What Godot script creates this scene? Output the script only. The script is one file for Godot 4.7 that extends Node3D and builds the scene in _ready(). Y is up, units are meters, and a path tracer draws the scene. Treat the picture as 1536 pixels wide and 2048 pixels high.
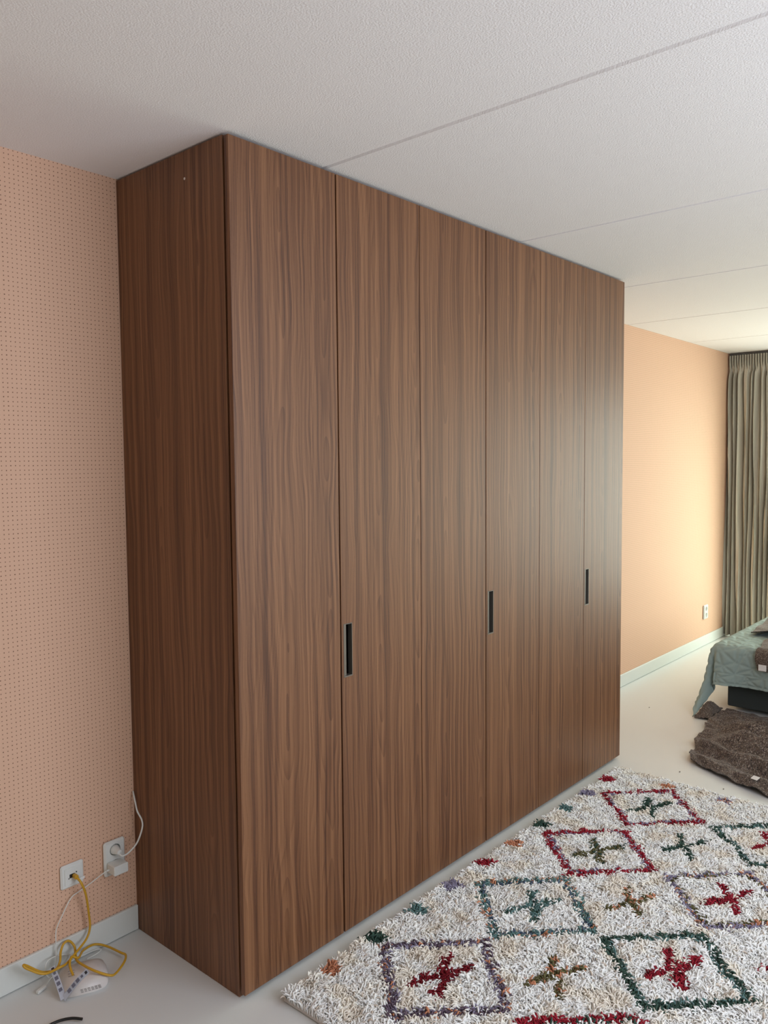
extends Node3D
# A bedroom with a walnut wardrobe. Metres, y up. The papered wall is z = 0, the wardrobe's left side is x = 0,
# the window wall is at the far end of +x.

const CEIL := 2.6
const WALL_X := 6.42      # inner face of the window wall
const NEAR_X := -3.3      # inner face of the wall opposite the window
const ROOM_Z := 3.7       # inner face of the wall opposite the wardrobe
const W2A := -0.6         # second window, behind the photographer: sides, sill, top
const W2B := 1.8
const W2S := 0.9
const W2T := 2.45
const PITCH := 0.438      # one wardrobe door
const DOOR_Z := 0.6       # front plane of the doors

var taken := {}
var uvs := Vector2.ONE
var uvo := Vector2.ZERO
var rng := RandomNumberGenerator.new()

# ------------------------------------------------------------------ nodes
func numbered(called: String) -> String:
	taken[called] = taken.get(called, 0) + 1
	return called if taken[called] == 1 else "%s_%03d" % [called, taken[called] - 1]

func tag(o: Node, label := "", category := "", group := "") -> void:
	if label: o.set_meta("label", label)
	if category: o.set_meta("category", category)
	if group: o.set_meta("group", group)

func thing(called: String, at: Vector3, label: String, category: String, group := "") -> Node3D:
	var o := Node3D.new()
	o.name = numbered(called)
	o.position = at
	add_child(o)
	tag(o, label, category, group)
	return o

func part(called: String, mesh: Mesh, m: Material, parent: Node, at := Vector3.ZERO) -> MeshInstance3D:
	var o := MeshInstance3D.new()
	o.name = called
	o.mesh = mesh
	o.material_override = null
	for i in mesh.get_surface_count():
		o.set_surface_override_material(i, m)
	o.position = at
	parent.add_child(o, true)
	return o

func single(called: String, mesh: Mesh, m: Material, label: String, category: String, at := Vector3.ZERO) -> MeshInstance3D:
	var o := part(numbered(called), mesh, m, self, at)
	tag(o, label, category)
	return o

func structure(called: String, mesh: Mesh, m: Material, label := "", at := Vector3.ZERO) -> MeshInstance3D:
	var o := part(called, mesh, m, self, at)
	o.set_meta("kind", "structure")
	if label: o.set_meta("label", label)
	return o

func structure_root(called: String, label: String) -> Node3D:
	var o := Node3D.new()
	o.name = called
	add_child(o)
	o.set_meta("kind", "structure")
	o.set_meta("label", label)
	return o

# ------------------------------------------------------------------ shapes
func begin() -> SurfaceTool:
	var st := SurfaceTool.new()
	st.begin(Mesh.PRIMITIVE_TRIANGLES)
	return st

func vert(st: SurfaceTool, p: Vector3, n: Vector3) -> void:
	st.set_normal(n)
	st.set_uv(Vector2((p.x + p.z) * uvs.x, -p.y * uvs.y) + uvo if absf(n.y) < 0.8 else Vector2(p.x * uvs.x, p.z * uvs.y) + uvo)
	st.add_vertex(p)

func tri(st: SurfaceTool, a: Vector3, b: Vector3, c: Vector3, n: Vector3) -> void:
	if (b - a).cross(c - a).dot(n) > 0.0:
		var t := b
		b = c
		c = t
	vert(st, a, n)
	vert(st, b, n)
	vert(st, c, n)

func quad(st: SurfaceTool, a: Vector3, b: Vector3, c: Vector3, d: Vector3, n: Vector3) -> void:
	tri(st, a, b, c, n)
	tri(st, a, c, d, n)

# a box from corner a to corner b with its edges chamfered by ch
func cbox(st: SurfaceTool, a: Vector3, b: Vector3, ch := 0.001) -> void:
	var mid := (a + b) * 0.5
	var h := (b - a) * 0.5
	ch = minf(ch, minf(h.x, minf(h.y, h.z)) * 0.95)
	for ax in 3:
		var u := (ax + 1) % 3
		var v := (ax + 2) % 3
		for s in [-1.0, 1.0]:
			var n := Vector3.ZERO
			n[ax] = s
			var q: Array[Vector3] = []
			for k in [[-1, -1], [1, -1], [1, 1], [-1, 1]]:
				var p := Vector3.ZERO
				p[ax] = s * h[ax]
				p[u] = k[0] * (h[u] - ch)
				p[v] = k[1] * (h[v] - ch)
				q.append(mid + p)
			quad(st, q[0], q[1], q[2], q[3], n)
		if ch <= 0.0:
			continue
		for su in [-1.0, 1.0]:
			for sv in [-1.0, 1.0]:
				var e: Array[Vector3] = []
				for k in [[-1.0, 0], [1.0, 0], [1.0, 1], [-1.0, 1]]:
					var p := Vector3.ZERO
					p[ax] = k[0] * (h[ax] - ch)
					p[u] = su * (h[u] - (ch if k[1] == 0 else 0.0))
					p[v] = sv * (h[v] - (0.0 if k[1] == 0 else ch))
					e.append(mid + p)
				var n := Vector3.ZERO
				n[u] = su
				n[v] = sv
				quad(st, e[0], e[1], e[2], e[3], n.normalized())
	if ch > 0.0:
		for sx in [-1.0, 1.0]:
			for sy in [-1.0, 1.0]:
				for sz in [-1.0, 1.0]:
					var s := Vector3(sx, sy, sz)
					tri(st, mid + s * (h - Vector3(0, ch, ch)), mid + s * (h - Vector3(ch, 0, ch)), mid + s * (h - Vector3(ch, ch, 0)), s.normalized())

func box_mesh(a: Vector3, b: Vector3, ch := 0.001) -> ArrayMesh:
	var st := begin()
	cbox(st, a, b, ch)
	return st.commit()

func spline(pts: Array, sub: int) -> Array[Vector3]:
	var r: Array[Vector3] = []
	for i in pts.size() - 1:
		var p0: Vector3 = pts[maxi(i - 1, 0)]
		var p1: Vector3 = pts[i]
		var p2: Vector3 = pts[i + 1]
		var p3: Vector3 = pts[mini(i + 2, pts.size() - 1)]
		for k in sub:
			r.append(p1.cubic_interpolate(p2, p0, p3, k / float(sub)))
	r.append(pts[-1])
	return r

func tube(st: SurfaceTool, pts: Array, rad: float, sides := 8, sub := 6) -> void:
	var path := spline(pts, sub)
	var up := Vector3(0.31, 0.9, 0.27).normalized()
	var rings: Array = []
	var norms: Array = []
	for i in path.size():
		var d: Vector3 = (path[mini(i + 1, path.size() - 1)] - path[maxi(i - 1, 0)]).normalized()
		var x := up.cross(d)
		x = x.normalized() if x.length() > 0.05 else Vector3(1, 0, 0).cross(d).normalized()
		up = d.cross(x).normalized()
		var ring: Array[Vector3] = []
		var nn: Array[Vector3] = []
		for k in sides:
			var n: Vector3 = x * cos(TAU * k / sides) + up * sin(TAU * k / sides)
			ring.append(path[i] + n * rad)
			nn.append(n)
		rings.append(ring)
		norms.append(nn)
	for i in path.size() - 1:
		for k in sides:
			var k2 := (k + 1) % sides
			smooth_quad(st, [rings[i][k], rings[i][k2], rings[i + 1][k2], rings[i + 1][k]], [norms[i][k], norms[i][k2], norms[i + 1][k2], norms[i + 1][k]])
	for e in [0, path.size() - 1]:
		var n: Vector3 = (path[0] - path[1]).normalized() if e == 0 else (path[-1] - path[-2]).normalized()
		for k in sides:
			tri(st, path[e], rings[e][k], rings[e][(k + 1) % sides], n)

func smooth_quad(st: SurfaceTool, p: Array, n: Array) -> void:
	var order := [0, 1, 2, 0, 2, 3]
	var cr: Vector3 = (p[1] - p[0]).cross(p[2] - p[0])
	if cr.dot(n[0] + n[2]) > 0.0:
		order = [0, 2, 1, 0, 3, 2]
	for k in order:
		vert(st, p[k], n[k])

# a cloth of real thickness over f(u, v), u and v from 0 to 1; uv in metres along the cloth
func sheet(nu: int, nv: int, f: Callable, thick: float, uvscale: Vector2) -> ArrayMesh:
	var p: Array[Vector3] = []
	p.resize((nu + 1) * (nv + 1))
	for j in nv + 1:
		for i in nu + 1:
			p[j * (nu + 1) + i] = f.call(i / float(nu), j / float(nv))
	var nrm: Array[Vector3] = []
	nrm.resize(p.size())
	for j in nv + 1:
		for i in nu + 1:
			var du: Vector3 = p[j * (nu + 1) + mini(i + 1, nu)] - p[j * (nu + 1) + maxi(i - 1, 0)]
			var dv: Vector3 = p[mini(j + 1, nv) * (nu + 1) + i] - p[maxi(j - 1, 0) * (nu + 1) + i]
			nrm[j * (nu + 1) + i] = dv.cross(du).normalized()
	var st := begin()
	var w := nu + 1
	for side in 2:
		for j in nv + 1:
			for i in nu + 1:
				var k := j * w + i
				st.set_normal(nrm[k] if side == 0 else -nrm[k])
				st.set_uv(Vector2(i / float(nu) * uvscale.x, j / float(nv) * uvscale.y))
				st.add_vertex(p[k] if side == 0 else p[k] - nrm[k] * thick)
	var o := w * (nv + 1)
	for j in nv:
		for i in nu:
			var a := j * w + i
			for t in [[a, a + 1, a + w + 1], [a, a + w + 1, a + w]]:
				for q in t: st.add_index(q)
				for q in [t[0], t[2], t[1]]: st.add_index(q + o)
	var rim: Array[int] = []
	for i in nu: rim.append(i)
	for j in nv: rim.append(j * w + nu)
	for i in nu: rim.append(nv * w + nu - i)
	for j in nv: rim.append((nv - j) * w)
	for k in rim.size():
		var a := rim[k]
		var b := rim[(k + 1) % rim.size()]
		for q in [a, a + o, b, b, a + o, b + o]: st.add_index(q)
	return st.commit()

# a lathe about the z axis: profile of (radius, z)
func lathe_z(st: SurfaceTool, c: Vector3, prof: Array, sides := 24) -> void:
	for i in prof.size() - 1:
		var a: Vector2 = prof[i]
		var b: Vector2 = prof[i + 1]
		var sl := Vector2(b.y - a.y, a.x - b.x).normalized()
		for k in sides:
			var t0 := TAU * k / sides
			var t1 := TAU * (k + 1) / sides
			var n0 := Vector3(cos(t0) * sl.x, sin(t0) * sl.x, sl.y)
			var n1 := Vector3(cos(t1) * sl.x, sin(t1) * sl.x, sl.y)
			smooth_quad(st, [c + Vector3(cos(t0) * a.x, sin(t0) * a.x, a.y), c + Vector3(cos(t1) * a.x, sin(t1) * a.x, a.y), c + Vector3(cos(t1) * b.x, sin(t1) * b.x, b.y), c + Vector3(cos(t0) * b.x, sin(t0) * b.x, b.y)], [n0, n1, n1, n0])

# ------------------------------------------------------------------ materials
func plain(c: Color, rough := 0.6, metal := 0.0, spec := 0.5) -> StandardMaterial3D:
	var m := StandardMaterial3D.new()
	m.albedo_color = c
	m.roughness = rough
	m.metallic = metal
	m.metallic_specular = spec
	return m

func rgb(r: float, g: float, b: float) -> Color:
	return Color(r / 255.0, g / 255.0, b / 255.0)

func noise(sd: int, freq: float, octaves := 3) -> FastNoiseLite:
	var n := FastNoiseLite.new()
	n.seed = sd
	n.noise_type = FastNoiseLite.TYPE_SIMPLEX_SMOOTH
	n.frequency = freq
	n.fractal_octaves = octaves
	return n

# walnut laminate: one board 0.46 m wide and 2.6 m high
func wood_texture(sd: int, w := 448, h := 1792) -> ImageTexture:
	var im := Image.create(w, h, false, Image.FORMAT_RGB8)
	var fine := noise(sd, 1.0, 2)
	var mid := noise(sd + 1, 1.0, 3)
	var warp := noise(sd + 2, 1.0, 3)
	var r := RandomNumberGenerator.new()
	r.seed = sd * 77 + 5
	var c1 := r.randf_range(0.06, 0.16)
	var c2 := r.randf_range(0.28, 0.40)
	var dark := Vector3(78, 45, 26)
	var base := Vector3(117, 77, 49)
	var light := Vector3(153, 108, 74)
	var data := PackedByteArray()
	data.resize(w * h * 3)
	for j in h:
		var y := j * 2.6 / h
		var d1 := 0.012 + 0.030 * warp.get_noise_2d(3.7, y * 0.9)
		var d2 := 0.020 + 0.050 * warp.get_noise_2d(91.3, y * 0.7)
		var s1 := c1 + 0.012 * warp.get_noise_2d(20.0, y * 1.1)
		var s2 := c2 + 0.015 * warp.get_noise_2d(40.0, y * 0.9)
		for i in w:
			var x := i * 0.46 / w
			var wv := warp.get_noise_2d(x * 5.0, y * 1.3)
			var g1 := x - s1
			var g2 := x - s2
			var r1 := sqrt(g1 * g1 + d1 * d1 * 2.0)
			var r2 := sqrt(g2 * g2 + d2 * d2)
			var rr := (r1 if r1 < r2 else r2) + 0.006 * wv
			var ring := fposmod(rr * 70.0 + 1.2 * wv, 1.0)
			ring = ring * ring
			var f := fine.get_noise_2d(x * 330.0 + wv * 3.0, y * 1.6)
			var m := mid.get_noise_2d(x * 42.0 + wv * 0.6, y * 0.30)
			var pale := fine.get_noise_2d(x * 120.0 + wv * 1.2 + 300.0, y * 0.5)
			var v := 0.44 + 0.50 * m + 0.24 * f - 0.24 * (ring - 0.35) + (0.5 * (pale - 0.45) if pale > 0.45 else 0.0)
			var c: Vector3
			if v < 0.45:
				c = dark.lerp(base, clampf(v / 0.45, 0.0, 1.0))
			else:
				c = base.lerp(light, clampf((v - 0.45) / 0.55, 0.0, 1.0))
			var k := (j * w + i) * 3
			data[k] = int(c.x)
			data[k + 1] = int(c.y)
			data[k + 2] = int(c.z)
	im = Image.create_from_data(w, h, false, Image.FORMAT_RGB8, data)
	return ImageTexture.create_from_image(im)

func wood_material(sd: int) -> StandardMaterial3D:
	var m := plain(Color.WHITE, 0.48)
	var t := wood_texture(sd)
	m.albedo_texture = t
	m.heightmap_enabled = true
	m.heightmap_texture = t
	m.heightmap_scale = 0.012
	m.metallic_specular = 0.5
	return m

# wallpaper: a square grid of small brown dots every 14 mm
func wallpaper() -> StandardMaterial3D:
	var n := 8
	var cell := 64
	var im := Image.create(n * cell, n * cell, false, Image.FORMAT_RGB8)
	im.fill(rgb(226, 184, 156))
	var r := RandomNumberGenerator.new()
	r.seed = 4
	var dot := rgb(112, 76, 56)
	var base := rgb(226, 184, 156)
	for a in n:
		for b in n:
			var cx := (a + 0.5) * cell + r.randf_range(-1.5, 1.5)
			var cy := (b + 0.5) * cell + r.randf_range(-1.5, 1.5)
			var ang := r.randf_range(0, PI)
			var ra := r.randf_range(7.0, 9.5)
			var rb := r.randf_range(5.5, 7.5)
			var k := r.randf_range(0.7, 1.0)
			for dy in range(-14, 15):
				for dx in range(-14, 15):
					var u := dx * cos(ang) + dy * sin(ang)
					var v := -dx * sin(ang) + dy * cos(ang)
					var d := sqrt(u * u / (ra * ra) + v * v / (rb * rb))
					var al := clampf((1.25 - d) / 0.5, 0.0, 1.0) * k
					if al > 0.0:
						im.set_pixel(int(cx) + dx, int(cy) + dy, base.lerp(dot, al))
	var m := plain(Color.WHITE, 0.75, 0.0, 0.35)
	m.albedo_texture = ImageTexture.create_from_image(im)
	return m

func relief(m: StandardMaterial3D, freq: float, depth_cm: float, sd := 1) -> void:
	var t := NoiseTexture2D.new()
	t.width = 512
	t.height = 512
	t.seamless = true
	t.noise = noise(sd, freq, 3)
	m.heightmap_enabled = true
	m.heightmap_texture = t
	m.heightmap_scale = depth_cm

func felt_material() -> StandardMaterial3D:
	var s := 384
	var im := Image.create(s, s, false, Image.FORMAT_RGB8)
	var r := RandomNumberGenerator.new()
	r.seed = 12
	im.fill(rgb(100, 88, 78))
	var tints := [rgb(48, 42, 40), rgb(124, 108, 94), rgb(80, 68, 60), rgb(156, 144, 134), rgb(64, 56, 60), rgb(104, 88, 74), rgb(36, 32, 34), rgb(184, 172, 160), rgb(96, 74, 68)]
	for k in 60000:
		var c: Color = tints[r.randi() % tints.size()]
		var x := r.randi() % s
		var y := r.randi() % s
		var len := r.randi_range(1, 3)
		var a := r.randf_range(0, TAU)
		for q in len:
			im.set_pixel(posmod(int(x + cos(a) * q), s), posmod(int(y + sin(a) * q), s), c)
	var m := plain(Color.WHITE, 0.95, 0.0, 0.2)
	m.albedo_texture = ImageTexture.create_from_image(im)
	m.heightmap_enabled = true
	m.heightmap_texture = m.albedo_texture
	m.heightmap_scale = 0.35
	m.rim_enabled = true
	m.rim = 0.35
	m.rim_tint = 0.2
	return m

# ------------------------------------------------------------------ the room
func build_room() -> void:
	var paper := wallpaper()
	var white_wall := plain(rgb(228, 220, 210), 0.8, 0.0, 0.3)
	var floor_m := plain(rgb(219, 220, 217), 0.38)
	var ceil_m := plain(rgb(246, 242, 240), 0.9, 0.0, 0.3)
	relief(ceil_m, 0.12, 0.08, 7)
	var trim := plain(rgb(222, 224, 218), 0.45)

	structure("floor", box_mesh(Vector3(NEAR_X - 0.2, -0.2, -0.2), Vector3(WALL_X + 0.35, 0.0, ROOM_Z + 0.2), 0.0), floor_m, "smooth poured floor in pale grey beige")
	var ceiling := structure_root("ceiling", "white sprayed ceiling of wide concrete slabs with grooved joints")
	uvs = Vector2.ONE / 0.42
	var edges := [NEAR_X - 0.2, -2.0, -0.8, 0.4, 1.6, 2.8, 4.0, 5.2, WALL_X + 0.35]
	for i in edges.size() - 1:
		part("ceiling_panel", box_mesh(Vector3(edges[i] + 0.002, CEIL, -0.2), Vector3(edges[i + 1] - 0.002, CEIL + 0.2, ROOM_Z + 0.2), 0.007), ceil_m, ceiling)

	uvs = Vector2.ONE / (8 * 0.014)
	structure("wall_back", box_mesh(Vector3(NEAR_X - 0.2, -0.1, -0.2), Vector3(WALL_X + 0.2, CEIL + 0.01, 0.0), 0.0), paper, "peach wallpaper printed with rows of tiny brown dots")
	uvs = Vector2.ONE
	# wall opposite the wardrobe, with a window behind the photographer
	var st := begin()
	cbox(st, Vector3(NEAR_X - 0.2, -0.1, ROOM_Z), Vector3(W2A, CEIL + 0.01, ROOM_Z + 0.2), 0.0)
	cbox(st, Vector3(W2B, -0.1, ROOM_Z), Vector3(WALL_X + 0.2, CEIL + 0.01, ROOM_Z + 0.2), 0.0)
	cbox(st, Vector3(W2A, W2T, ROOM_Z), Vector3(W2B, CEIL + 0.01, ROOM_Z + 0.2), 0.0)
	cbox(st, Vector3(W2A, -0.1, ROOM_Z), Vector3(W2B, W2S, ROOM_Z + 0.2), 0.0)
	structure("wall_front", st.commit(), white_wall)
	structure("wall_left", box_mesh(Vector3(NEAR_X - 0.2, -0.1, -0.1), Vector3(NEAR_X, CEIL + 0.01, ROOM_Z + 0.1), 0.0), white_wall)
	# window wall with one wide opening
	st = begin()
	cbox(st, Vector3(WALL_X, -0.1, -0.1), Vector3(WALL_X + 0.2, CEIL + 0.01, 0.42), 0.0)
	cbox(st, Vector3(WALL_X, -0.1, 3.4), Vector3(WALL_X + 0.2, CEIL + 0.01, ROOM_Z + 0.1), 0.0)
	cbox(st, Vector3(WALL_X, 2.30, 0.42), Vector3(WALL_X + 0.2, CEIL + 0.01, 3.4), 0.0)
	cbox(st, Vector3(WALL_X, -0.1, 0.42), Vector3(WALL_X + 0.2, 0.04, 3.4), 0.0)
	structure("wall_right", st.commit(), white_wall)
	# window: dark frame and three panes
	var win := structure_root("window_1", "wide dark framed window letting in daylight beside the curtain")
	var frame_m := plain(rgb(70, 70, 72), 0.4)
	st = begin()
	for z in [0.42, 1.39, 2.37, 3.34]:
		cbox(st, Vector3(WALL_X + 0.06, 0.04, z), Vector3(WALL_X + 0.13, 2.30, z + 0.06), 0.003)
	cbox(st, Vector3(WALL_X + 0.06, 0.04, 0.42), Vector3(WALL_X + 0.13, 0.10, 3.4), 0.003)
	cbox(st, Vector3(WALL_X + 0.06, 2.24, 0.42), Vector3(WALL_X + 0.13, 2.30, 3.4), 0.003)
	part("window_frame", st.commit(), frame_m, win)
	var glass := plain(Color(1, 1, 1, 0.05), 0.0)
	glass.transparency = BaseMaterial3D.TRANSPARENCY_ALPHA
	for z in [0.48, 1.45, 2.43]:
		part("pane", box_mesh(Vector3(WALL_X + 0.09, 0.10, z), Vector3(WALL_X + 0.096, 2.24, z + 0.91), 0.0), glass, win)
	win = structure_root("window_2", "window in the wall opposite the wardrobe")
	st = begin()
	for x in [W2A, (W2A + W2B) / 2 - 0.03, W2B - 0.06]:
		cbox(st, Vector3(x, W2S, ROOM_Z + 0.06), Vector3(x + 0.06, W2T, ROOM_Z + 0.13), 0.003)
	cbox(st, Vector3(W2A, W2S, ROOM_Z + 0.06), Vector3(W2B, W2S + 0.06, ROOM_Z + 0.13), 0.003)
	cbox(st, Vector3(W2A, W2T - 0.06, ROOM_Z + 0.06), Vector3(W2B, W2T, ROOM_Z + 0.13), 0.003)
	part("window_frame", st.commit(), frame_m, win)
	for x in [W2A + 0.06, (W2A + W2B) / 2 + 0.03]:
		part("pane", box_mesh(Vector3(x, W2S + 0.06, ROOM_Z + 0.09), Vector3(x + (W2B - W2A) / 2 - 0.09, W2T - 0.06, ROOM_Z + 0.096), 0.0), glass, win)
	# skirting boards
	structure("baseboard_left", box_mesh(Vector3(NEAR_X, 0.002, 0.0), Vector3(-0.001, 0.09, 0.012), 0.002), trim, "pale skirting board below the sockets, ending at the wardrobe")
	structure("baseboard_right", box_mesh(Vector3(2.64, 0.002, 0.0), Vector3(WALL_X, 0.09, 0.012), 0.002), trim, "pale skirting board between the wardrobe and the curtain")

# ------------------------------------------------------------------ wardrobe
func build_wardrobe() -> void:
	var woods := [wood_material(11), wood_material(29), wood_material(53), wood_material(71)]
	var inner := plain(rgb(117, 80, 54), 0.6)
	var metal := plain(rgb(126, 119, 110), 0.42, 0.6)
	var w := thing("wardrobe", Vector3.ZERO, "tall six-door walnut wardrobe standing against the dotted wallpaper", "wardrobe")
	uvs = Vector2(1.0 / 0.46, 1.0 / 2.6)
	uvo = Vector2(0.2, 0)
	part("side_panel", box_mesh(Vector3(0.0, 0.0, 0.002), Vector3(0.019, 2.594, 0.572), 0.001), woods[3], w)
	uvo = Vector2(0.5, 0)
	part("side_panel", box_mesh(Vector3(6 * PITCH - 0.019, 0.0, 0.002), Vector3(6 * PITCH, 2.575, 0.572), 0.001), woods[1], w)
	# hollow carcass of three cupboards side by side: partitions, top, bottom and back board
	for k in [1, 2]:
		part("partition", box_mesh(Vector3(2 * k * PITCH - 0.018, 0.062, 0.012), Vector3(2 * k * PITCH + 0.018, 2.569, 0.570), 0.001), inner, w)
	part("carcass_side", box_mesh(Vector3(0.0195, 0.062, 0.012), Vector3(0.037, 2.569, 0.570), 0.001), inner, w)
	part("carcass_side", box_mesh(Vector3(6 * PITCH - 0.037, 0.062, 0.012), Vector3(6 * PITCH - 0.0195, 2.569, 0.570), 0.001), inner, w)
	part("back_board", box_mesh(Vector3(0.0195, 0.062, 0.003), Vector3(6 * PITCH - 0.0195, 2.569, 0.0115), 0.001), inner, w)
	for k in 3:
		var xa: float = [0.0375, 2 * PITCH + 0.0185, 4 * PITCH + 0.0185][k]
		var xb: float = [2 * PITCH - 0.0185, 4 * PITCH - 0.0185, 6 * PITCH - 0.0375][k]
		part("bottom_board", box_mesh(Vector3(xa, 0.062, 0.012), Vector3(xb, 0.080, 0.568), 0.001), inner, w)
		part("top_board", box_mesh(Vector3(xa, 2.551, 0.012), Vector3(xb, 2.569, 0.568), 0.001), inner, w)
		part("shelf", box_mesh(Vector3(xa, 1.90, 0.012), Vector3(xb, 1.918, 0.54), 0.001), inner, w)
	part("plinth", box_mesh(Vector3(0.020, 0.0, 0.02), Vector3(6 * PITCH - 0.06, 0.0615, 0.535), 0.001), inner, w)
	part("filler_strip", box_mesh(Vector3(0.020, 2.5695, 0.40), Vector3(2.50, 2.599, 0.535), 0.001), inner, w)
	for i in 6:
		var l: float = i * PITCH + [0.0, 0.0030, 0.0016, 0.0030, 0.0016, 0.0020][i]
		var r: float = (i + 1) * PITCH - [0.0030, 0.0016, 0.0030, 0.0016, 0.0020, 0.0][i]
		var y0 := 0.016
		var y1 := 2.589
		var z0 := DOOR_Z - 0.019
		# each door has its own board: another texture, or the same one upside down
		uvs = Vector2(1.0 / 0.46, (1.0 if i in [0, 2, 3] else -1.0) / 2.6)
		uvo = Vector2(0.02 - i * PITCH * uvs.x, 0.0)
		var st := begin()
		var hx := l + 0.010
		var hw := 0.043
		var hy := 0.912
		var hh := 0.185
		if i % 2 == 0:
			cbox(st, Vector3(l, y0, z0), Vector3(r, y1, DOOR_Z), 0.0008)
		else:
			cbox(st, Vector3(l, y0, z0), Vector3(r, hy, DOOR_Z), 0.0008)
			cbox(st, Vector3(l, hy + hh, z0), Vector3(r, y1, DOOR_Z), 0.0008)
			cbox(st, Vector3(l, hy - 0.0008, z0), Vector3(hx, hy + hh + 0.0008, DOOR_Z), 0.0003)
			cbox(st, Vector3(hx + hw, hy - 0.0008, z0), Vector3(r, hy + hh + 0.0008, DOOR_Z), 0.0003)
		var door := part("door", st.commit(), woods[[0, 1, 3, 2, 0, 1][i]], w)
		if i % 2 == 1:
			# pull: a slot through the door with a thin metal rim and a metal lip on the left
			st = begin()
			var zf := DOOR_Z + 0.0008
			var t := 0.0028
			cbox(st, Vector3(hx, hy, z0), Vector3(hx + t, hy + hh, zf), 0.0003)
			cbox(st, Vector3(hx + hw - t, hy, z0), Vector3(hx + hw, hy + hh, zf), 0.0003)
			cbox(st, Vector3(hx + t, hy, z0), Vector3(hx + hw - t, hy + t * 1.6, zf), 0.0003)
			cbox(st, Vector3(hx + t, hy + hh - t, z0), Vector3(hx + hw - t, hy + hh, zf), 0.0003)
			cbox(st, Vector3(hx + t, hy + t * 1.6, DOOR_Z - 0.006), Vector3(hx + 0.0165, hy + hh - t, DOOR_Z - 0.004), 0.0003)
			var handle := part("handle", st.commit(), metal, door)
			tag(handle, "metal rimmed finger slot set into the door")
	uvs = Vector2.ONE
	uvo = Vector2.ZERO
	# small pale screw cap high on the side panel
	var st := begin()
	lathe_z(st, Vector3.ZERO, [Vector2(0.004, 0.0), Vector2(0.0036, 0.001), Vector2(0.0, 0.0013)], 12)
	var cap := part("screw_cap", st.commit(), plain(rgb(225, 215, 205), 0.5), w, Vector3(0.0, 2.512, 0.387))
	cap.rotation.y = -PI / 2

# ------------------------------------------------------------------ rug
func rug_color(x: float, z: float, n: FastNoiseLite, r: RandomNumberGenerator) -> Color:
	var white := rgb(252, 250, 246)
	var cream := rgb(236, 222, 202)
	var c := white.lerp(cream, clampf(n.get_noise_2d(x * 6.0, z * 6.0) * 1.3 - 0.02, 0.0, 0.65))
	if r.randf() < 0.04: c = rgb(214, 198, 182)
	var red := rgb(156, 40, 54)
	var dark_red := rgb(122, 30, 40)
	var green := rgb(62, 84, 74)
	var teal := rgb(100, 130, 128)
	var lilac := rgb(146, 138, 160)
	var orange := rgb(205, 140, 108)
	var olive := rgb(104, 98, 66)
	var slate := rgb(82, 96, 116)
	var purple := rgb(106, 90, 104)
	var wob := n.get_noise_2d(x * 40.0 + 50.0, z * 40.0) * 0.012 + r.randf_range(-0.006, 0.006)
	# the diamonds
	var sets := [
		[0.45, 1.015, purple, lilac, orange, dark_red, dark_red], [0.98, 1.03, teal, slate, orange, teal, green],
		[1.51, 1.02, red, lilac, red, olive, green], [2.055, 1.015, red, lilac, dark_red, green, green],
		[0.425, 1.55, red, green, red, green, teal], [0.955, 1.555, green, teal, green, red, dark_red],
		[1.49, 1.555, lilac, olive, orange, red, dark_red], [2.035, 1.55, green, teal, green, red, red],
		[0.44, 2.09, teal, slate, orange, red, red], [0.97, 2.09, red, lilac, red, green, olive],
		[1.5, 2.09, green, teal, green, red, red], [2.04, 2.09, purple, lilac, orange, dark_red, red]]
	for s in sets:
		var dx: float = x - s[0]
		var dz: float = z - s[1]
		if absf(dx) > 0.28 or absf(dz) > 0.28:
			continue
		var d := absf(dx) + absf(dz) - 0.235 + wob
		if absf(d) < 0.0225 and r.randf() < 0.9:
			var pick := n.get_noise_2d(x * 22.0, z * 22.0 + 30.0) + r.randf_range(-0.3, 0.3)
			return s[3] if d < -0.007 and pick > -0.25 else (s[4] if pick > 0.33 else s[2])
		if d < -0.02 and cross_mark(dx, dz) + wob * 0.9 < 0.0135:
			return s[6] if n.get_noise_2d(x * 30.0, z * 30.0) > 0.2 else s[5]
	var between := [[0.68, 1.287, olive, orange], [1.229, 1.289, olive, orange], [1.778, 1.281, green, green], [1.22, 1.82, red, dark_red], [0.68, 1.82, green, olive], [1.77, 1.82, olive, orange]]
	for s in between:
		var d := cross_mark(x - s[0], z - s[1]) + wob * 0.8
		if d < 0.012:
			return s[3] if n.get_noise_2d(x * 30.0, z * 30.0) > 0.22 else s[2]
	# little blocks along the edges
	var row := [orange, green, teal, lilac, red]
	for k in 10:
		var ex := 0.245 + 0.2208 * k
		for ez in [0.722, 2.385]:
			if absf(x - ex) < 0.03 + wob * 0.6 and absf(z - ez) < 0.028 + wob * 0.5:
				return row[k % 5]
	for k in 5:
		var ez := 0.98 + 0.28 * k
		if absf(x - 2.34) < 0.024 + wob and absf(z - ez) < 0.035 + wob:
			return [orange, lilac, teal, red, green][k] if r.randf() < 0.6 else orange
	return c

func cross_mark(dx: float, dz: float) -> float:
	# distance to two bows, back to back, whose arms end at (0.088, 0.05); one side is pushed along a little
	var ax := absf(dx - (0.012 if dz > 0.0 else -0.004))
	var az := absf(dz) - 0.008
	var t := clampf((ax * 0.088 + az * 0.042) / (0.088 * 0.088 + 0.042 * 0.042), 0.0, 1.0)
	return Vector2(ax - 0.088 * t, az - 0.042 * t).length()

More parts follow.
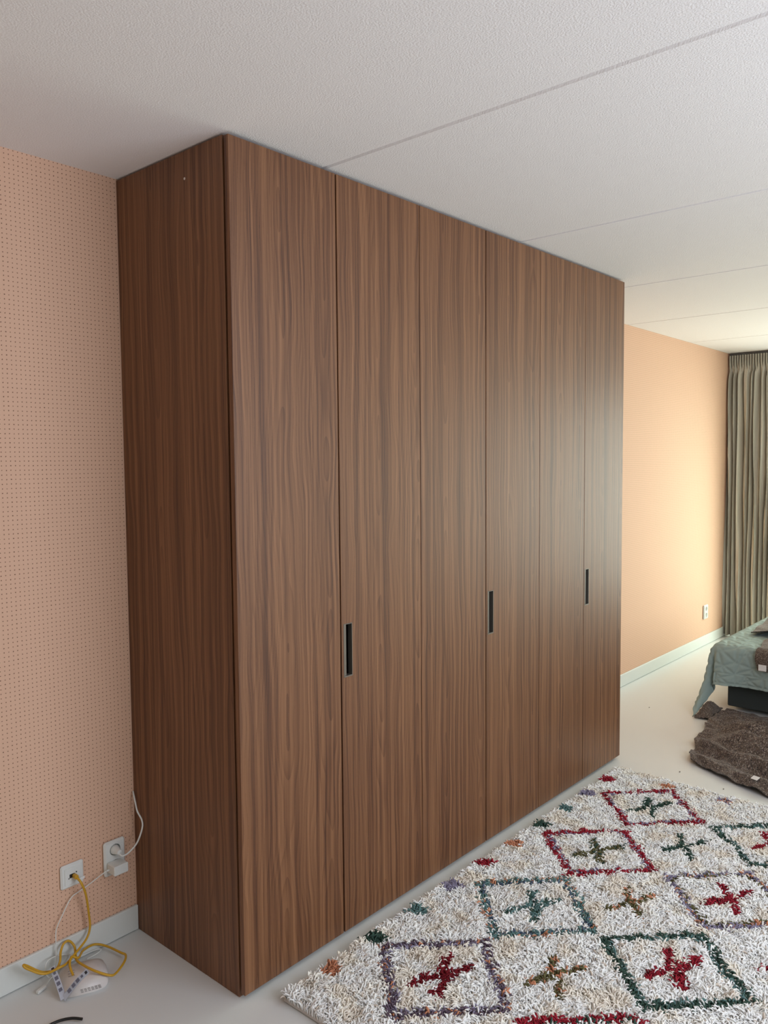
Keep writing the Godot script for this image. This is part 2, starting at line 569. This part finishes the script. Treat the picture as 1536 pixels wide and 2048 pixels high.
func build_rug() -> void:
	var x0 := 0.075
	var x1 := 2.425
	var z0 := 0.69
	var z1 := 2.42
	var rug := thing("rug", Vector3(0, 0, 0), "white shaggy rug with coloured diamonds lying before the wardrobe", "rug")
	part("backing", box_mesh(Vector3(x0, 0.0, z0), Vector3(x1, 0.014, z1), 0.004), plain(rgb(205, 198, 192), 0.95), rug)
	# one strand of yarn: rises, then leans over to +x
	var st := begin()
	var path := [Vector3(0, 0, 0), Vector3(0.001, 0.009, 0.0), Vector3(0.005, 0.016, 0.001), Vector3(0.011, 0.0185, 0.0022), Vector3(0.016, 0.0165, 0.003)]
	var rads := [0.0021, 0.0023, 0.0024, 0.0022, 0.0009]
	for i in path.size() - 1:
		for k in 4:
			var q: Array[Vector3] = []
			var n: Array[Vector3] = []
			for e in [[i, k], [i, k + 1], [i + 1, k + 1], [i + 1, k]]:
				var a: int = e[0]
				var d: Vector3 = (path[mini(a + 1, 4)] - path[maxi(a - 1, 0)]).normalized()
				var sx := d.cross(Vector3(0, 0, 1)).normalized()
				var nn: Vector3 = sx * cos(TAU * e[1] / 4.0 + 0.4) + Vector3(0, 0, 1) * sin(TAU * e[1] / 4.0 + 0.4)
				q.append(path[a] + nn * rads[a])
				n.append(nn)
			smooth_quad(st, q, n)
	var strand := st.commit()
	var yarn := plain(Color.WHITE, 0.85, 0.0, 0.25)
	yarn.vertex_color_use_as_albedo = true
	strand.surface_set_material(0, yarn)
	var step := 0.0046
	var nx := int((x1 - x0) / step)
	var nz := int((z1 - z0) / step)
	var mm := MultiMesh.new()
	mm.transform_format = MultiMesh.TRANSFORM_3D
	mm.use_colors = true
	mm.mesh = strand
	mm.instance_count = nx * nz
	var n := noise(8, 1.0, 2)
	var r := RandomNumberGenerator.new()
	r.seed = 99
	var k := 0
	for a in nx:
		for b in nz:
			var x := x0 + (a + 0.5 + r.randf_range(-0.45, 0.45)) * step
			var z := z0 + (b + 0.5 + r.randf_range(-0.45, 0.45)) * step
			var ang := 2.6 * n.get_noise_2d(x * 5.0, z * 5.0) + 1.0 + r.randf_range(-1.5, 1.5)
			var s := r.randf_range(0.75, 1.25) * (1.0 + 0.35 * n.get_noise_2d(x * 14.0 + 9.0, z * 14.0))
			var bs := Basis(Vector3.UP, ang) * Basis(Vector3.BACK, r.randf_range(-0.35, 0.35))
			mm.set_instance_transform(k, Transform3D(bs.scaled(Vector3(s, s, s)), Vector3(x, 0.012, z)))
			var c := rug_color(x, z, n, r)
			c = (c * r.randf_range(0.94, 1.05)).clamp(Color(0, 0, 0), Color(0.99, 0.985, 0.975))
			mm.set_instance_color(k, c.srgb_to_linear())
			k += 1
	var pile := MultiMeshInstance3D.new()
	pile.name = "pile"
	pile.multimesh = mm
	pile.material_override = yarn
	pile.set_meta("kind", "stuff")
	rug.add_child(pile, true)

# ------------------------------------------------------------------ sockets, cables, router
func socket_plate(st: SurfaceTool, w: float, h: float) -> void:
	# a plate with a bevelled rim and a slightly raised middle
	cbox(st, Vector3(-w / 2, -h / 2, 0.0), Vector3(w / 2, h / 2, 0.011), 0.007)
	cbox(st, Vector3(-w / 2 + 0.012, -h / 2 + 0.012, 0.005), Vector3(w / 2 - 0.012, h / 2 - 0.012, 0.0135), 0.001)

func power_plate(parent: Node, w: float, h: float, m: Material, ys: Array) -> void:
	# plate with round cups sunk into it
	var root := CSGMesh3D.new()
	root.name = "plate"
	root.mesh = box_mesh(Vector3(-w / 2, -h / 2, 0.0), Vector3(w / 2, h / 2, 0.016), 0.006)
	root.material = m
	for y in ys:
		var hole := CSGCylinder3D.new()
		hole.name = "cup"
		hole.operation = CSGShape3D.OPERATION_SUBTRACTION
		hole.radius = 0.0195
		hole.height = 0.030
		hole.sides = 28
		hole.material = m
		hole.rotation.x = PI / 2
		hole.position = Vector3(0, y, 0.0165)
		root.add_child(hole, true)
	parent.add_child(root, true)
	for y in ys:
		var st := begin()
		lathe_z(st, Vector3.ZERO, [Vector2(0.0225, 0.0), Vector2(0.0218, 0.0012), Vector2(0.0203, 0.0012), Vector2(0.0196, 0.0)], 28)
		part("cup_rim", st.commit(), m, parent, Vector3(0, y, 0.0158))

func build_sockets() -> void:
	var white := plain(rgb(226, 226, 220), 0.4)
	var black := plain(rgb(16, 16, 16), 0.5)
	# network wall plate
	var s := thing("network_socket", Vector3(-0.238, 0.294, 0.0), "square white network socket with a yellow cable plugged in", "socket")
	var st := begin()
	socket_plate(st, 0.080, 0.080)
	part("plate", st.commit(), white, s)
	part("port", box_mesh(Vector3(-0.012, -0.006, 0.0128), Vector3(0.006, 0.007, 0.0139), 0.0), black, s)
	part("port_mark", box_mesh(Vector3(-0.016, -0.008, 0.0132), Vector3(-0.013, -0.004, 0.0142), 0.0003), black, s)
	part("port_mark", box_mesh(Vector3(0.010, 0.006, 0.0132), Vector3(0.014, 0.010, 0.0142), 0.0003), black, s)
	# double power socket
	s = thing("power_socket", Vector3(-0.086, 0.297, 0.0), "upright double white power socket beside the wardrobe's side panel", "socket")
	power_plate(s, 0.079, 0.120, white, [0.028, -0.027])
	# far socket
	s = thing("power_socket", Vector3(5.64, 0.298, 0.0), "small white double socket low on the bright peach wall beyond the wardrobe", "socket")
	power_plate(s, 0.095, 0.125, white, [0.028, -0.028])

	# plug with the white cable that slips behind the wardrobe
	var p := thing("plug", Vector3(-0.087, 0.325, 0.004), "white plug in the upper socket, its white cable looping up behind the wardrobe", "plug")
	st = begin()
	lathe_z(st, Vector3.ZERO, [Vector2(0.0, 0.0), Vector2(0.0170, 0.0), Vector2(0.0165, 0.006), Vector2(0.0160, 0.014), Vector2(0.0115, 0.030), Vector2(0.0085, 0.043), Vector2(0.0, 0.045)], 20)
	part("plug_body", st.commit(), white, p)
	st = begin()
	var o := p.position
	tube(st, [Vector3(-0.089, 0.322, 0.047) - o, Vector3(-0.083, 0.315, 0.058) - o, Vector3(-0.060, 0.319, 0.060) - o, Vector3(-0.028, 0.341, 0.060) - o, Vector3(-0.008, 0.385, 0.062) - o, Vector3(-0.007, 0.414, 0.060) - o, Vector3(-0.016, 0.445, 0.048) - o, Vector3(-0.014, 0.472, 0.033) - o, Vector3(-0.009, 0.492, 0.016) - o, Vector3(-0.004, 0.50, 0.004) - o], 0.0029, 8, 8)
	part("cable", st.commit(), white, p)

	# power adapter in the lower socket with its thin cable down to the router
	var a := thing("power_adapter", Vector3(-0.093, 0.272, 0.0165), "chunky white power adapter in the lower socket with a thin white lead", "adapter")
	part("adapter_body", box_mesh(Vector3(-0.026, -0.015, 0.0), Vector3(0.027, 0.018, 0.050), 0.003), white, a)
	st = begin()
	o = a.position
	tube(st, [Vector3(-0.118, 0.270, 0.030) - o, Vector3(-0.128, 0.270, 0.030) - o], 0.0035, 8, 2)
	part("strain_relief", st.commit(), white, a)
	st = begin()
	tube(st, [Vector3(-0.128, 0.270, 0.030) - o, Vector3(-0.150, 0.258, 0.022) - o, Vector3(-0.183, 0.241, 0.014) - o, Vector3(-0.220, 0.230, 0.012) - o, Vector3(-0.248, 0.219, 0.012) - o, Vector3(-0.282, 0.172, 0.014) - o, Vector3(-0.302, 0.139, 0.016) - o, Vector3(-0.308, 0.10, 0.022) - o, Vector3(-0.312, 0.054, 0.030) - o, Vector3(-0.314, 0.030, 0.032) - o, Vector3(-0.290, 0.012, 0.030) - o, Vector3(-0.26, 0.035, 0.024) - o, Vector3(-0.30, 0.055, 0.026) - o, Vector3(-0.340, 0.062, 0.034) - o, Vector3(-0.356, 0.045, 0.045) - o, Vector3(-0.345, 0.012, 0.046) - o, Vector3(-0.30, 0.010, 0.026) - o, Vector3(-0.24, 0.014, 0.020) - o, Vector3(-0.175, 0.012, 0.024) - o, Vector3(-0.158, 0.010, 0.032) - o, Vector3(-0.175, 0.008, 0.040) - o, Vector3(-0.215, 0.008, 0.042) - o], 0.0017, 7, 7)
	part("lead", st.commit(), white, a)

	# spare plug end lying by the skirting
	var e := thing("cable_end", Vector3(-0.385, 0.0, 0.075), "loose white connector lying against the skirting beside the router", "connector")
	part("connector", box_mesh(Vector3(-0.018, 0.001, -0.006), Vector3(0.018, 0.011, 0.006), 0.002), white, e)
	st = begin()
	tube(st, [Vector3(0.018, 0.006, 0), Vector3(0.035, 0.010, -0.004), Vector3(0.055, 0.014, -0.004)], 0.0017, 7, 5)
	part("lead", st.commit(), white, e)
	e.rotation.y = 0.35

	# yellow network cable
	var y := thing("network_cable", Vector3(-0.238, 0.294, 0.014), "yellow network cable hanging from the wall socket and coiled over the router", "cable")
	var yellow := plain(rgb(204, 156, 38), 0.45)
	o = y.position
	part("connector", box_mesh(Vector3(-0.004, -0.007, 0.0), Vector3(0.009, 0.006, 0.022), 0.0025), yellow, y)
	part("marker_tag", box_mesh(Vector3(0.004, -0.014, 0.018), Vector3(0.030, -0.0065, 0.0195), 0.0003), plain(rgb(232, 230, 224), 0.6), y)
	st = begin()
	var route := [Vector3(-0.236, 0.294, 0.034), Vector3(-0.229, 0.276, 0.050), Vector3(-0.212, 0.227, 0.045), Vector3(-0.196, 0.146, 0.030), Vector3(-0.194, 0.102, 0.030), Vector3(-0.214, 0.074, 0.040), Vector3(-0.272, 0.062, 0.070), Vector3(-0.308, 0.059, 0.090), Vector3(-0.338, 0.068, 0.106), Vector3(-0.380, 0.060, 0.088), Vector3(-0.424, 0.092, 0.075), Vector3(-0.434, 0.104, 0.068), Vector3(-0.424, 0.098, 0.062), Vector3(-0.375, 0.052, 0.062),
		Vector3(-0.334, 0.042, 0.066), Vector3(-0.315, 0.055, 0.060), Vector3(-0.302, 0.072, 0.040), Vector3(-0.285, 0.088, 0.028), Vector3(-0.266, 0.088, 0.026), Vector3(-0.252, 0.066, 0.034), Vector3(-0.262, 0.052, 0.060), Vector3(-0.276, 0.054, 0.099), Vector3(-0.266, 0.052, 0.172), Vector3(-0.230, 0.032, 0.210), Vector3(-0.200, 0.020, 0.200), Vector3(-0.150, 0.018, 0.165), Vector3(-0.128, 0.018, 0.136), Vector3(-0.131, 0.018, 0.112), Vector3(-0.145, 0.020, 0.045), Vector3(-0.175, 0.030, 0.020), Vector3(-0.224, 0.040, 0.038), Vector3(-0.262, 0.050, 0.078), Vector3(-0.285, 0.066, 0.080), Vector3(-0.307, 0.060, 0.108), Vector3(-0.313, 0.044, 0.140)]
	var rel: Array = []
	for q in route: rel.append(q - o)
	tube(st, rel, 0.0038, 8, 6)
	part("cable", st.commit(), yellow, y)

	# router: rounded white slab lying on the floor
	var rt := thing("router", Vector3(-0.276, 0.0, 0.132), "rounded white router lying on the floor by the skirting", "router")
	var shell := plain(rgb(222, 214, 208), 0.42)
	st = begin()
	var rings := [[0.060, 0.0], [0.066, 0.004], [0.067, 0.014], [0.062, 0.026], [0.050, 0.0315], [0.030, 0.033], [0.0, 0.0335]]
	var seg := 40
	for i in rings.size() - 1:
		for k in seg:
			var q: Array = []
			var nn: Array = []
			for c in [[i, k], [i, k + 1], [i + 1, k + 1], [i + 1, k]]:
				var t: float = TAU * c[1] / seg
				var rr: float = rings[c[0]][0]
				# squarish outline
				var m := pow(pow(absf(cos(t)), 4.0) + pow(absf(sin(t)), 4.0), -0.25)
				var i2: int = c[0]
				var up: float = [-0.3, 0.1, 0.25, 0.6, 1.4, 5.0, 30.0][i2]
				q.append(Vector3(cos(t) * rr * m, rings[i2][1], sin(t) * rr * m))
				nn.append(Vector3(cos(t), up, sin(t)).normalized())
			smooth_quad(st, q, nn)
	part("shell", st.commit(), shell, rt)
	rt.rotation.y = -0.42
	rt.scale = Vector3(1.1, 1.05, 1.1)
	st = begin()
	# printed lines of small text along the front edge
	var ink := plain(rgb(150, 142, 138), 0.7)
	for row in 3:
		for k in 6:
			var cx := -0.012 + k * 0.0095 + row * 0.001
			cbox(st, Vector3(cx, 0.019 - row * 0.0034, 0.0648 + row * 0.0009), Vector3(cx + 0.0065, 0.0204 - row * 0.0034, 0.0662 + row * 0.0009), 0.0)
	part("print", st.commit(), ink, rt)
	st = begin()
	for row in 3:
		cbox(st, Vector3(-0.040, 0.0322, -0.018 + row * 0.013), Vector3(-0.022, 0.0337, -0.0165 + row * 0.013), 0.0002)
	part("vent_slot", st.commit(), ink, rt)

	# folded paper band over the router
	var b := thing("paper_band", Vector3(-0.363, 0.004, 0.174), "pale blue printed band folded in a V over the router", "band")
	var paper := plain(rgb(196, 200, 212), 0.6)
	var print_m := plain(rgb(112, 112, 128), 0.7)
	var dark := plain(rgb(60, 56, 60), 0.7)
	var ends := [Vector3(0.012, 0.056, -0.093), Vector3(0.063, 0.074, 0.036)]
	for arm in 2:
		var far: Vector3 = ends[arm]
		var side: Vector3 = Vector3(0.66, 0.05, 0.75) if arm == 0 else Vector3(0.15, 0.75, -0.64)
		side = (side - far.normalized() * side.dot(far.normalized())).normalized() * 0.0085
		var f := func(u: float, v: float) -> Vector3:
			var sag := sin(v * PI) * 0.006
			return far * v + side * (u * 2.0 - 1.0) + Vector3(0, 0.004 + sag, 0)
		part("strap", sheet(3, 10, f, 0.0012, Vector2.ONE), paper, b)
		st = begin()
		var nrm := side.cross(far).normalized()
		if nrm.dot(Vector3(-0.66, 0.5, 0.6)) < 0.0: nrm = -nrm
		for k in 4:
			var mid := far * (0.25 + 0.17 * k) + Vector3(0, 0.004 + sin((0.25 + 0.17 * k) * PI) * 0.006, 0) + nrm * 0.0016
			var e1 := far.normalized() * (0.006 if k < 3 else 0.004)
			var e2 := side * (0.62 if k < 3 else 0.45)
			quad(st, mid - e1 - e2, mid + e1 - e2, mid + e1 + e2, mid - e1 + e2, nrm)
		part("print", st.commit(), print_m if arm == 0 else print_m, b)
		st = begin()
		var m2 := far * 0.93 + Vector3(0, 0.005, 0) + nrm * 0.0018
		var g1 := far.normalized() * 0.004
		quad(st, m2 - g1 - side * 0.5, m2 + g1 - side * 0.5, m2 + g1 + side * 0.5, m2 - g1 + side * 0.5, nrm)
		part("hang_hole", st.commit(), dark, b)

	# black cable on the floor at the very front
	st = begin()
	var ring: Array = []
	for k in 15:
		var t := TAU * k / 16.0
		ring.append(Vector3(0.08 * cos(t + 0.4), 0.005 + 0.001 * k / 3.0, 0.08 * sin(t + 0.4)))
	tube(st, ring, 0.0042, 8, 5)
	single("black_cable", st.commit(), plain(rgb(20, 20, 20), 0.5), "black cable coiled on the floor beside the router", "cable", Vector3(-0.446, 0.0, 0.334))

# ------------------------------------------------------------------ curtain
func build_curtain() -> void:
	var rail := single("curtain_rail", box_mesh(Vector3(6.15, CEIL - 0.022, 0.01), Vector3(6.19, CEIL - 0.001, 3.68), 0.002), plain(rgb(96, 94, 90), 0.5), "grey curtain rail fixed under the ceiling before the window", "curtain rail")
	var cloth := plain(rgb(202, 196, 182), 0.9, 0.0, 0.3)
	cloth.backlight_enabled = true
	cloth.backlight = Color(0.03, 0.03, 0.03)
	for c in 2:
		var z0 := 0.02 if c == 0 else 3.25
		var wid := 0.40
		var n := noise(70 + c, 1.0, 2)
		var f := func(u: float, v: float) -> Vector3:
			# v = 0 at the top; rounded pillars of cloth with narrow valleys between
			var y := 2.575 - 2.562 * v
			var head := smoothstep(0.055, 0.0, v - 0.02)       # pinch-pleat heading
			var ph := u * 9.0 + 0.55 * n.get_noise_2d(u * 4.0, v * 0.9)
			var fold := 2.0 * pow(absf(sin(ph * PI)), 0.42) - 1.0 + 0.25 * n.get_noise_2d(u * 16.0, v * 2.0 + 5.0)
			var pleat := 2.0 * pow(absf(sin(u * 18.0 * PI)), 0.7) - 1.0
			var pinch := exp(-pow((v - 0.052) / 0.014, 2.0))
			var amp := 0.058 * (1.0 - 0.5 * pinch)
			var x := 6.150 - amp * lerpf(fold, pleat * 0.6, head)
			var z := z0 - 0.012 + wid * u * (1.0 + 0.06 * v) + 0.006 * sin(ph * TAU) * (1.0 - head)
			return Vector3(x, y, z)
		single("curtain", sheet(260, 60, f, 0.002, Vector2(1, 1)), cloth, "grey-beige pleated curtain hanging in the corner beside the bed" if c == 0 else "grey-beige pleated curtain at the far end of the window", "curtain")

# ------------------------------------------------------------------ bed, quilt, felt
func stitch(a: float, b: float) -> float:
	# distance to a net of quilted lines: a star of triangles repeated every 0.17 m
	var s := 0.17
	var u := fposmod(a / s, 1.0)
	var v := fposmod(b / s, 1.0)
	var d := 9.0
	for l in [[0.0, 0.0, 1.0, 0.35], [0.0, 0.0, 0.45, 1.0], [1.0, 0.35, 0.45, 1.0], [0.0, 0.65, 1.0, 0.35], [0.45, 0.0, 0.3, 0.62], [1.0, 0.0, 0.45, 0.0], [0.0, 1.0, 0.0, 0.0], [0.72, 0.22, 1.0, 1.0], [0.3, 0.62, 0.0, 1.0]]:
		var p := Vector2(u, v)
		var q := Geometry2D.get_closest_point_to_segment(p, Vector2(l[0], l[1]), Vector2(l[2], l[3]))
		d = minf(d, p.distance_to(q))
	return d * s

const BX := 3.83    # bed: near edge of the mattress
const BZ := 0.735   # bed: wall-side edge of the mattress
const BY := 0.445   # top of the mattress
const QO := 0.275    # how far the quilt hangs over

func quilt_point(a: float, b: float) -> Vector3:
	# a: metres of cloth along x from the near mattress edge, b: along z from the wall-side edge; what lies past an edge hangs down
	var r := 0.045
	var qa := a if a < 0.0 else maxf(a - 2.0, 0.0)
	var qb := b if b < 0.0 else maxf(b - 1.6, 0.0)
	var p := Vector3(BX + clampf(a, 0.0, 2.0), BY, BZ + clampf(b, 0.0, 1.6))
	var nrm := Vector3.UP
	if qa != 0.0 or qb != 0.0:
		var q := Vector2(qa, qb)
		var len := q.length()
		var dir := q / len
		var corner := qa < 0.0 and qb < 0.0
		var ang := atan2(-dir.y, -dir.x)      # at the near wall-side corner: 0 = near face, PI/2 = wall side
		var stretch := 1.0
		if corner: stretch += 0.20 * exp(-pow((ang - 0.80) / 0.30, 2.0))
		len *= stretch
		var th := minf(len / r, PI / 2)
		var out := r * sin(th)
		var down := r * (1.0 - cos(th)) + maxf(0.0, len - r * PI / 2)
		var t := clampf(len / 0.45, 0.0, 1.2)
		var flare := 0.012 * t
		var swing := 0.0
		if corner:
			# one soft fold on the near face, a valley, then a tail of cloth that sweeps out on the floor
			flare += t * (0.065 * exp(-pow((ang - 0.08) / 0.22, 2.0)) - 0.025 * exp(-pow((ang - 0.48) / 0.10, 2.0)) + 0.080 * exp(-pow((ang - 0.90) / 0.28, 2.0)))
			flare += 0.10 * pow(t, 5.0) * exp(-pow((ang - 0.80) / 0.30, 2.0))
			swing = -0.42 * exp(-pow((ang - 0.80) / 0.3, 2.0)) * t * t
		elif qb == 0.0:
			flare += 0.012 * sin(b * 21.0 + 0.8) * t + 0.058 * t * exp(-pow(b / 0.11, 2.0))
		else:
			flare += 0.012 * sin(a * 17.0) * t
		var d2 := dir.rotated(swing) if corner else dir
		var y := BY - down
		if y < 0.008:
			flare += (0.008 - y) * 0.8
			y = 0.008
		p += Vector3(d2.x * (out + flare), 0, d2.y * (out + flare))
		p.y = y
		nrm = Vector3(dir.x * sin(th), cos(th), dir.y * sin(th))
	var d := stitch(a + 0.03, b + 0.06)
	d = minf(d, minf(absf(a + QO - 0.014), absf(b + QO - 0.014)))     # the line of stitching along the hem
	return p + nrm * 0.007 * (1.0 - exp(-pow(d / 0.010, 2.0)))

func build_bed() -> void:
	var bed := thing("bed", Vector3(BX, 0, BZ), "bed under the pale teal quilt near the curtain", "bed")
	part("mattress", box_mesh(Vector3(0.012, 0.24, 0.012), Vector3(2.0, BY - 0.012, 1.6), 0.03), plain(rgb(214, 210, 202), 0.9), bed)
	part("underbed_shade_base", box_mesh(Vector3(0.05, 0.03, 0.035), Vector3(1.96, 0.239, 1.56), 0.006), plain(rgb(58, 64, 62), 0.95), bed)  # added base box; its dark colour stands in for the shade under the bed
	for lx in [0.22, 1.9]:
		for lz in [0.25, 1.45]:
			part("leg", box_mesh(Vector3(lx - 0.025, 0.0, lz - 0.025), Vector3(lx + 0.025, 0.029, lz + 0.025), 0.003), plain(rgb(40, 38, 36), 0.6), bed)
	var cloth := plain(rgb(150, 166, 161), 0.85, 0.0, 0.3)
	# finer mesh over the corner that faces the room, coarser towards the window
	var g := func(u: float, v: float) -> Vector3:
		return quilt_point(-QO + (2.0 + QO + 0.42) * pow(u, 1.8), -QO + (1.6 + QO + 0.40) * pow(v, 1.7))
	single("quilt", sheet(240, 220, g, 0.006, Vector2(2, 2)), cloth, "pale teal quilted bedspread draped over the bed to the floor", "quilt")

	var felt := felt_material()
	# a felt blanket lying on the quilt, hanging over the near edge
	var tagm := plain(rgb(235, 232, 228), 0.6)
	var fb := thing("felt_blanket", Vector3(BX, 0, BZ), "speckled grey felt blanket hanging over the quilted bed edge, white label", "blanket")
	var n := noise(31, 1.0, 2)
	var h := func(u: float, v: float) -> Vector3:
		# u along x (0 = hem on the near face), v along z
		var a := -0.17 + 0.62 * u
		var b := 0.20 + 0.9 * v + 0.02 * n.get_noise_2d(u * 3.0, 0.0) + 0.05 * (1.0 - u)
		var y := BY + 0.016
		var x := a
		if a < 0.0:
			var th := minf(-a / 0.06, PI / 2)
			x = -0.06 * sin(th) - 0.016
			y = BY + 0.016 - 0.06 * (1.0 - cos(th)) - maxf(0.0, -a - 0.094)
			x -= 0.010 * sin(v * 20.0) * th
		else:
			x = a - 0.016
			y += 0.004 * n.get_noise_2d(u * 6.0, v * 6.0)
		return Vector3(x, y, b)
	part("felt", sheet(70, 60, h, 0.006, Vector2(1.1, 1.6)), felt, fb)
	var lab := part("sewn_label", box_mesh(Vector3(-0.096, 0.330, 0.262), Vector3(-0.092, 0.368, 0.308), 0.0008), tagm, fb)
	tag(lab, "small white sewn label")
	var fu := thing("felt_blanket", Vector3(BX, 0, BZ), "upper fold of pale lit felt lying across the quilt top", "blanket")
	var h2 := func(u: float, v: float) -> Vector3:
		var x := 0.34 + 0.8 * u - 0.10 * v + 0.02 * sin(v * 9.0)
		var z := 0.02 + 1.2 * v + 0.22 * (1.0 - u) * 0.3
		var y := BY + 0.030 + 0.05 * exp(-pow(u / 0.12, 2.0)) * clampf(v * 6.0, 0.0, 1.0) + 0.012 * n.get_noise_2d(u * 4.0, v * 5.0)
		return Vector3(x, y, z)
	part("felt", sheet(50, 60, h2, 0.006, Vector2(1.4, 2.1)), felt, fu)

	# the big crumpled felt on the floor
	var ff := thing("felt_blanket", Vector3(2.6, 0, 1.3), "crumpled speckled grey felt blanket lying on the floor before the bed", "blanket")
	var h3 := func(u: float, v: float) -> Vector3:
		# v: along z from the left rim, u: from the rim near the rug to the rim under the bed
		var near := Vector2(2.80, 0.925).lerp(Vector2(2.46, 1.95), v) + Vector2(-0.07 * sin(v * PI), 0.0)
		var far := Vector2(3.84, 0.775).lerp(Vector2(3.86, 1.95), v)
		var p := near.lerp(far, u)
		p.y += (0.02 * n.get_noise_2d(u * 5.0, v * 2.0) - 0.05 * sin(u * PI)) * (1.0 - v)
		var s := n.get_noise_2d(v * 2.6, 7.0) * 0.07
		var y := 0.010
		y += 0.070 * exp(-pow((u - 0.20 - s) / 0.045, 2.0)) * smoothstep(0.0, 0.05, v)
		y += 0.030 * exp(-pow((u - 0.06 + s * 0.4) / 0.04, 2.0))
		y += 0.085 * exp(-pow((u - 0.40 + s - 0.10 * v) / 0.07, 2.0)) * smoothstep(0.05, 0.25, v)
		y += 0.075 * exp(-pow((u - 0.64 - s * 0.7) / 0.06, 2.0)) * smoothstep(0.08, 0.22, v)
		y += 0.020 * (n.get_noise_2d(u * 9.0, v * 7.0) + 0.5)
		return Vector3(p.x - 2.6, maxf(y, 0.008), p.y - 1.3)
	part("felt", sheet(110, 110, h3, 0.006, Vector2(1.3, 1.3)), felt, ff)
	lab = part("sewn_label", box_mesh(Vector3(-0.014, 0.0, -0.018), Vector3(0.014, 0.003, 0.018), 0.0008), tagm, ff)
	var at: Vector3 = h3.call(0.045, 0.375)
	var along: Vector3 = (h3.call(0.045, 0.39) - h3.call(0.045, 0.36)).normalized()
	var across: Vector3 = (h3.call(0.055, 0.375) - h3.call(0.035, 0.375)).normalized()
	var up := along.cross(across).normalized()
	if up.y < 0.0: up = -up
	lab.transform = Transform3D(Basis(up.cross(along), up, along), at + up * 0.007)
	tag(lab, "small white sewn label")
	# a small piece of felt tucked under the corner of the quilt
	var fs := thing("felt_blanket", Vector3(3.72, 0, 0.72), "small dark felt scrap tucked under the quilt's hanging corner", "blanket")
	var h4 := func(u: float, v: float) -> Vector3:
		var y := 0.010 + 0.07 * sin(u * PI) * sin(v * PI) + 0.02 * absf(n.get_noise_2d(u * 5.0, v * 5.0 + 3.0))
		return Vector3(-0.16 + 0.27 * u + 0.03 * v, y, -0.05 + 0.10 * v - 0.02 * u)
	part("felt", sheet(24, 18, h4, 0.006, Vector2(0.6, 0.3)), felt, fs)

func build_bits() -> void:
	# a few crumbs on the floor
	var m := plain(rgb(120, 112, 100), 0.8)
	var spots := [[2.64, 0.0, 0.93, "tiny dark crumb on the floor between the rug and the felt"], [3.60, 0.0, 0.36, "tiny crumb on the pale floor between wardrobe and bed"], [2.56, 0.0, 1.18, "tiny pale crumb beside the crumpled felt's label"]]
	for s in spots:
		var st := begin()
		cbox(st, Vector3(-0.004, 0.0, -0.003), Vector3(0.004, 0.004, 0.003), 0.0015)
		single("crumb", st.commit(), m, s[3], "crumb", Vector3(s[0], s[1], s[2]))

# ------------------------------------------------------------------
func _ready() -> void:
	rng.seed = 5
	var cam := Camera3D.new()
	cam.name = "camera"
	cam.position = Vector3(-1.4861, 1.6510, 2.4797)
	cam.rotation = Vector3(-0.063875, -0.852705, -0.008248)
	cam.fov = 65.1626
	cam.near = 0.05
	cam.far = 60.0
	add_child(cam)
	cam.current = true

	var env := Environment.new()
	env.background_mode = Environment.BG_COLOR
	env.background_color = Color(0.93, 0.97, 1.0)
	env.background_energy_multiplier = 1.0
	env.tonemap_mode = Environment.TONE_MAPPER_LINEAR
	env.tonemap_exposure = 1.0
	env.sdfgi_enabled = true
	env.ssao_enabled = true
	env.ssil_enabled = true
	var we := WorldEnvironment.new()
	we.name = "environment"
	we.environment = env
	add_child(we)

	# daylight entering by the wide window: the sky stands above the houses outside, so each third of the window sends its light a little downwards
	for k in 3:
		var day := AreaLight3D.new()
		day.name = "window_daylight"
		day.area_size = Vector2(2.86, 0.70)
		day.light_color = Color(0.95, 1.0, 0.94)
		day.light_energy = 4.65
		day.shadow_enabled = true
		day.area_range = 20.0
		day.position = Vector3(WALL_X + 0.03, 0.46 + 0.71 * k, 1.91)
		day.rotation = Vector3(deg_to_rad(-26), PI / 2, 0)
		add_child(day, true)

	# daylight entering by the second window
	var day2 := AreaLight3D.new()
	day2.name = "second_window_daylight"
	day2.area_size = Vector2(W2B - W2A - 0.12, W2T - W2S - 0.12)
	day2.light_color = Color(0.90, 0.935, 1.0)
	day2.light_energy = 5.7
	day2.shadow_enabled = true
	day2.area_range = 20.0
	day2.position = Vector3((W2A + W2B) / 2, (W2S + W2T) / 2, ROOM_Z + 0.04)
	add_child(day2)

	build_room()
	build_wardrobe()
	build_rug()
	build_sockets()
	build_curtain()
	build_bed()
	build_bits()
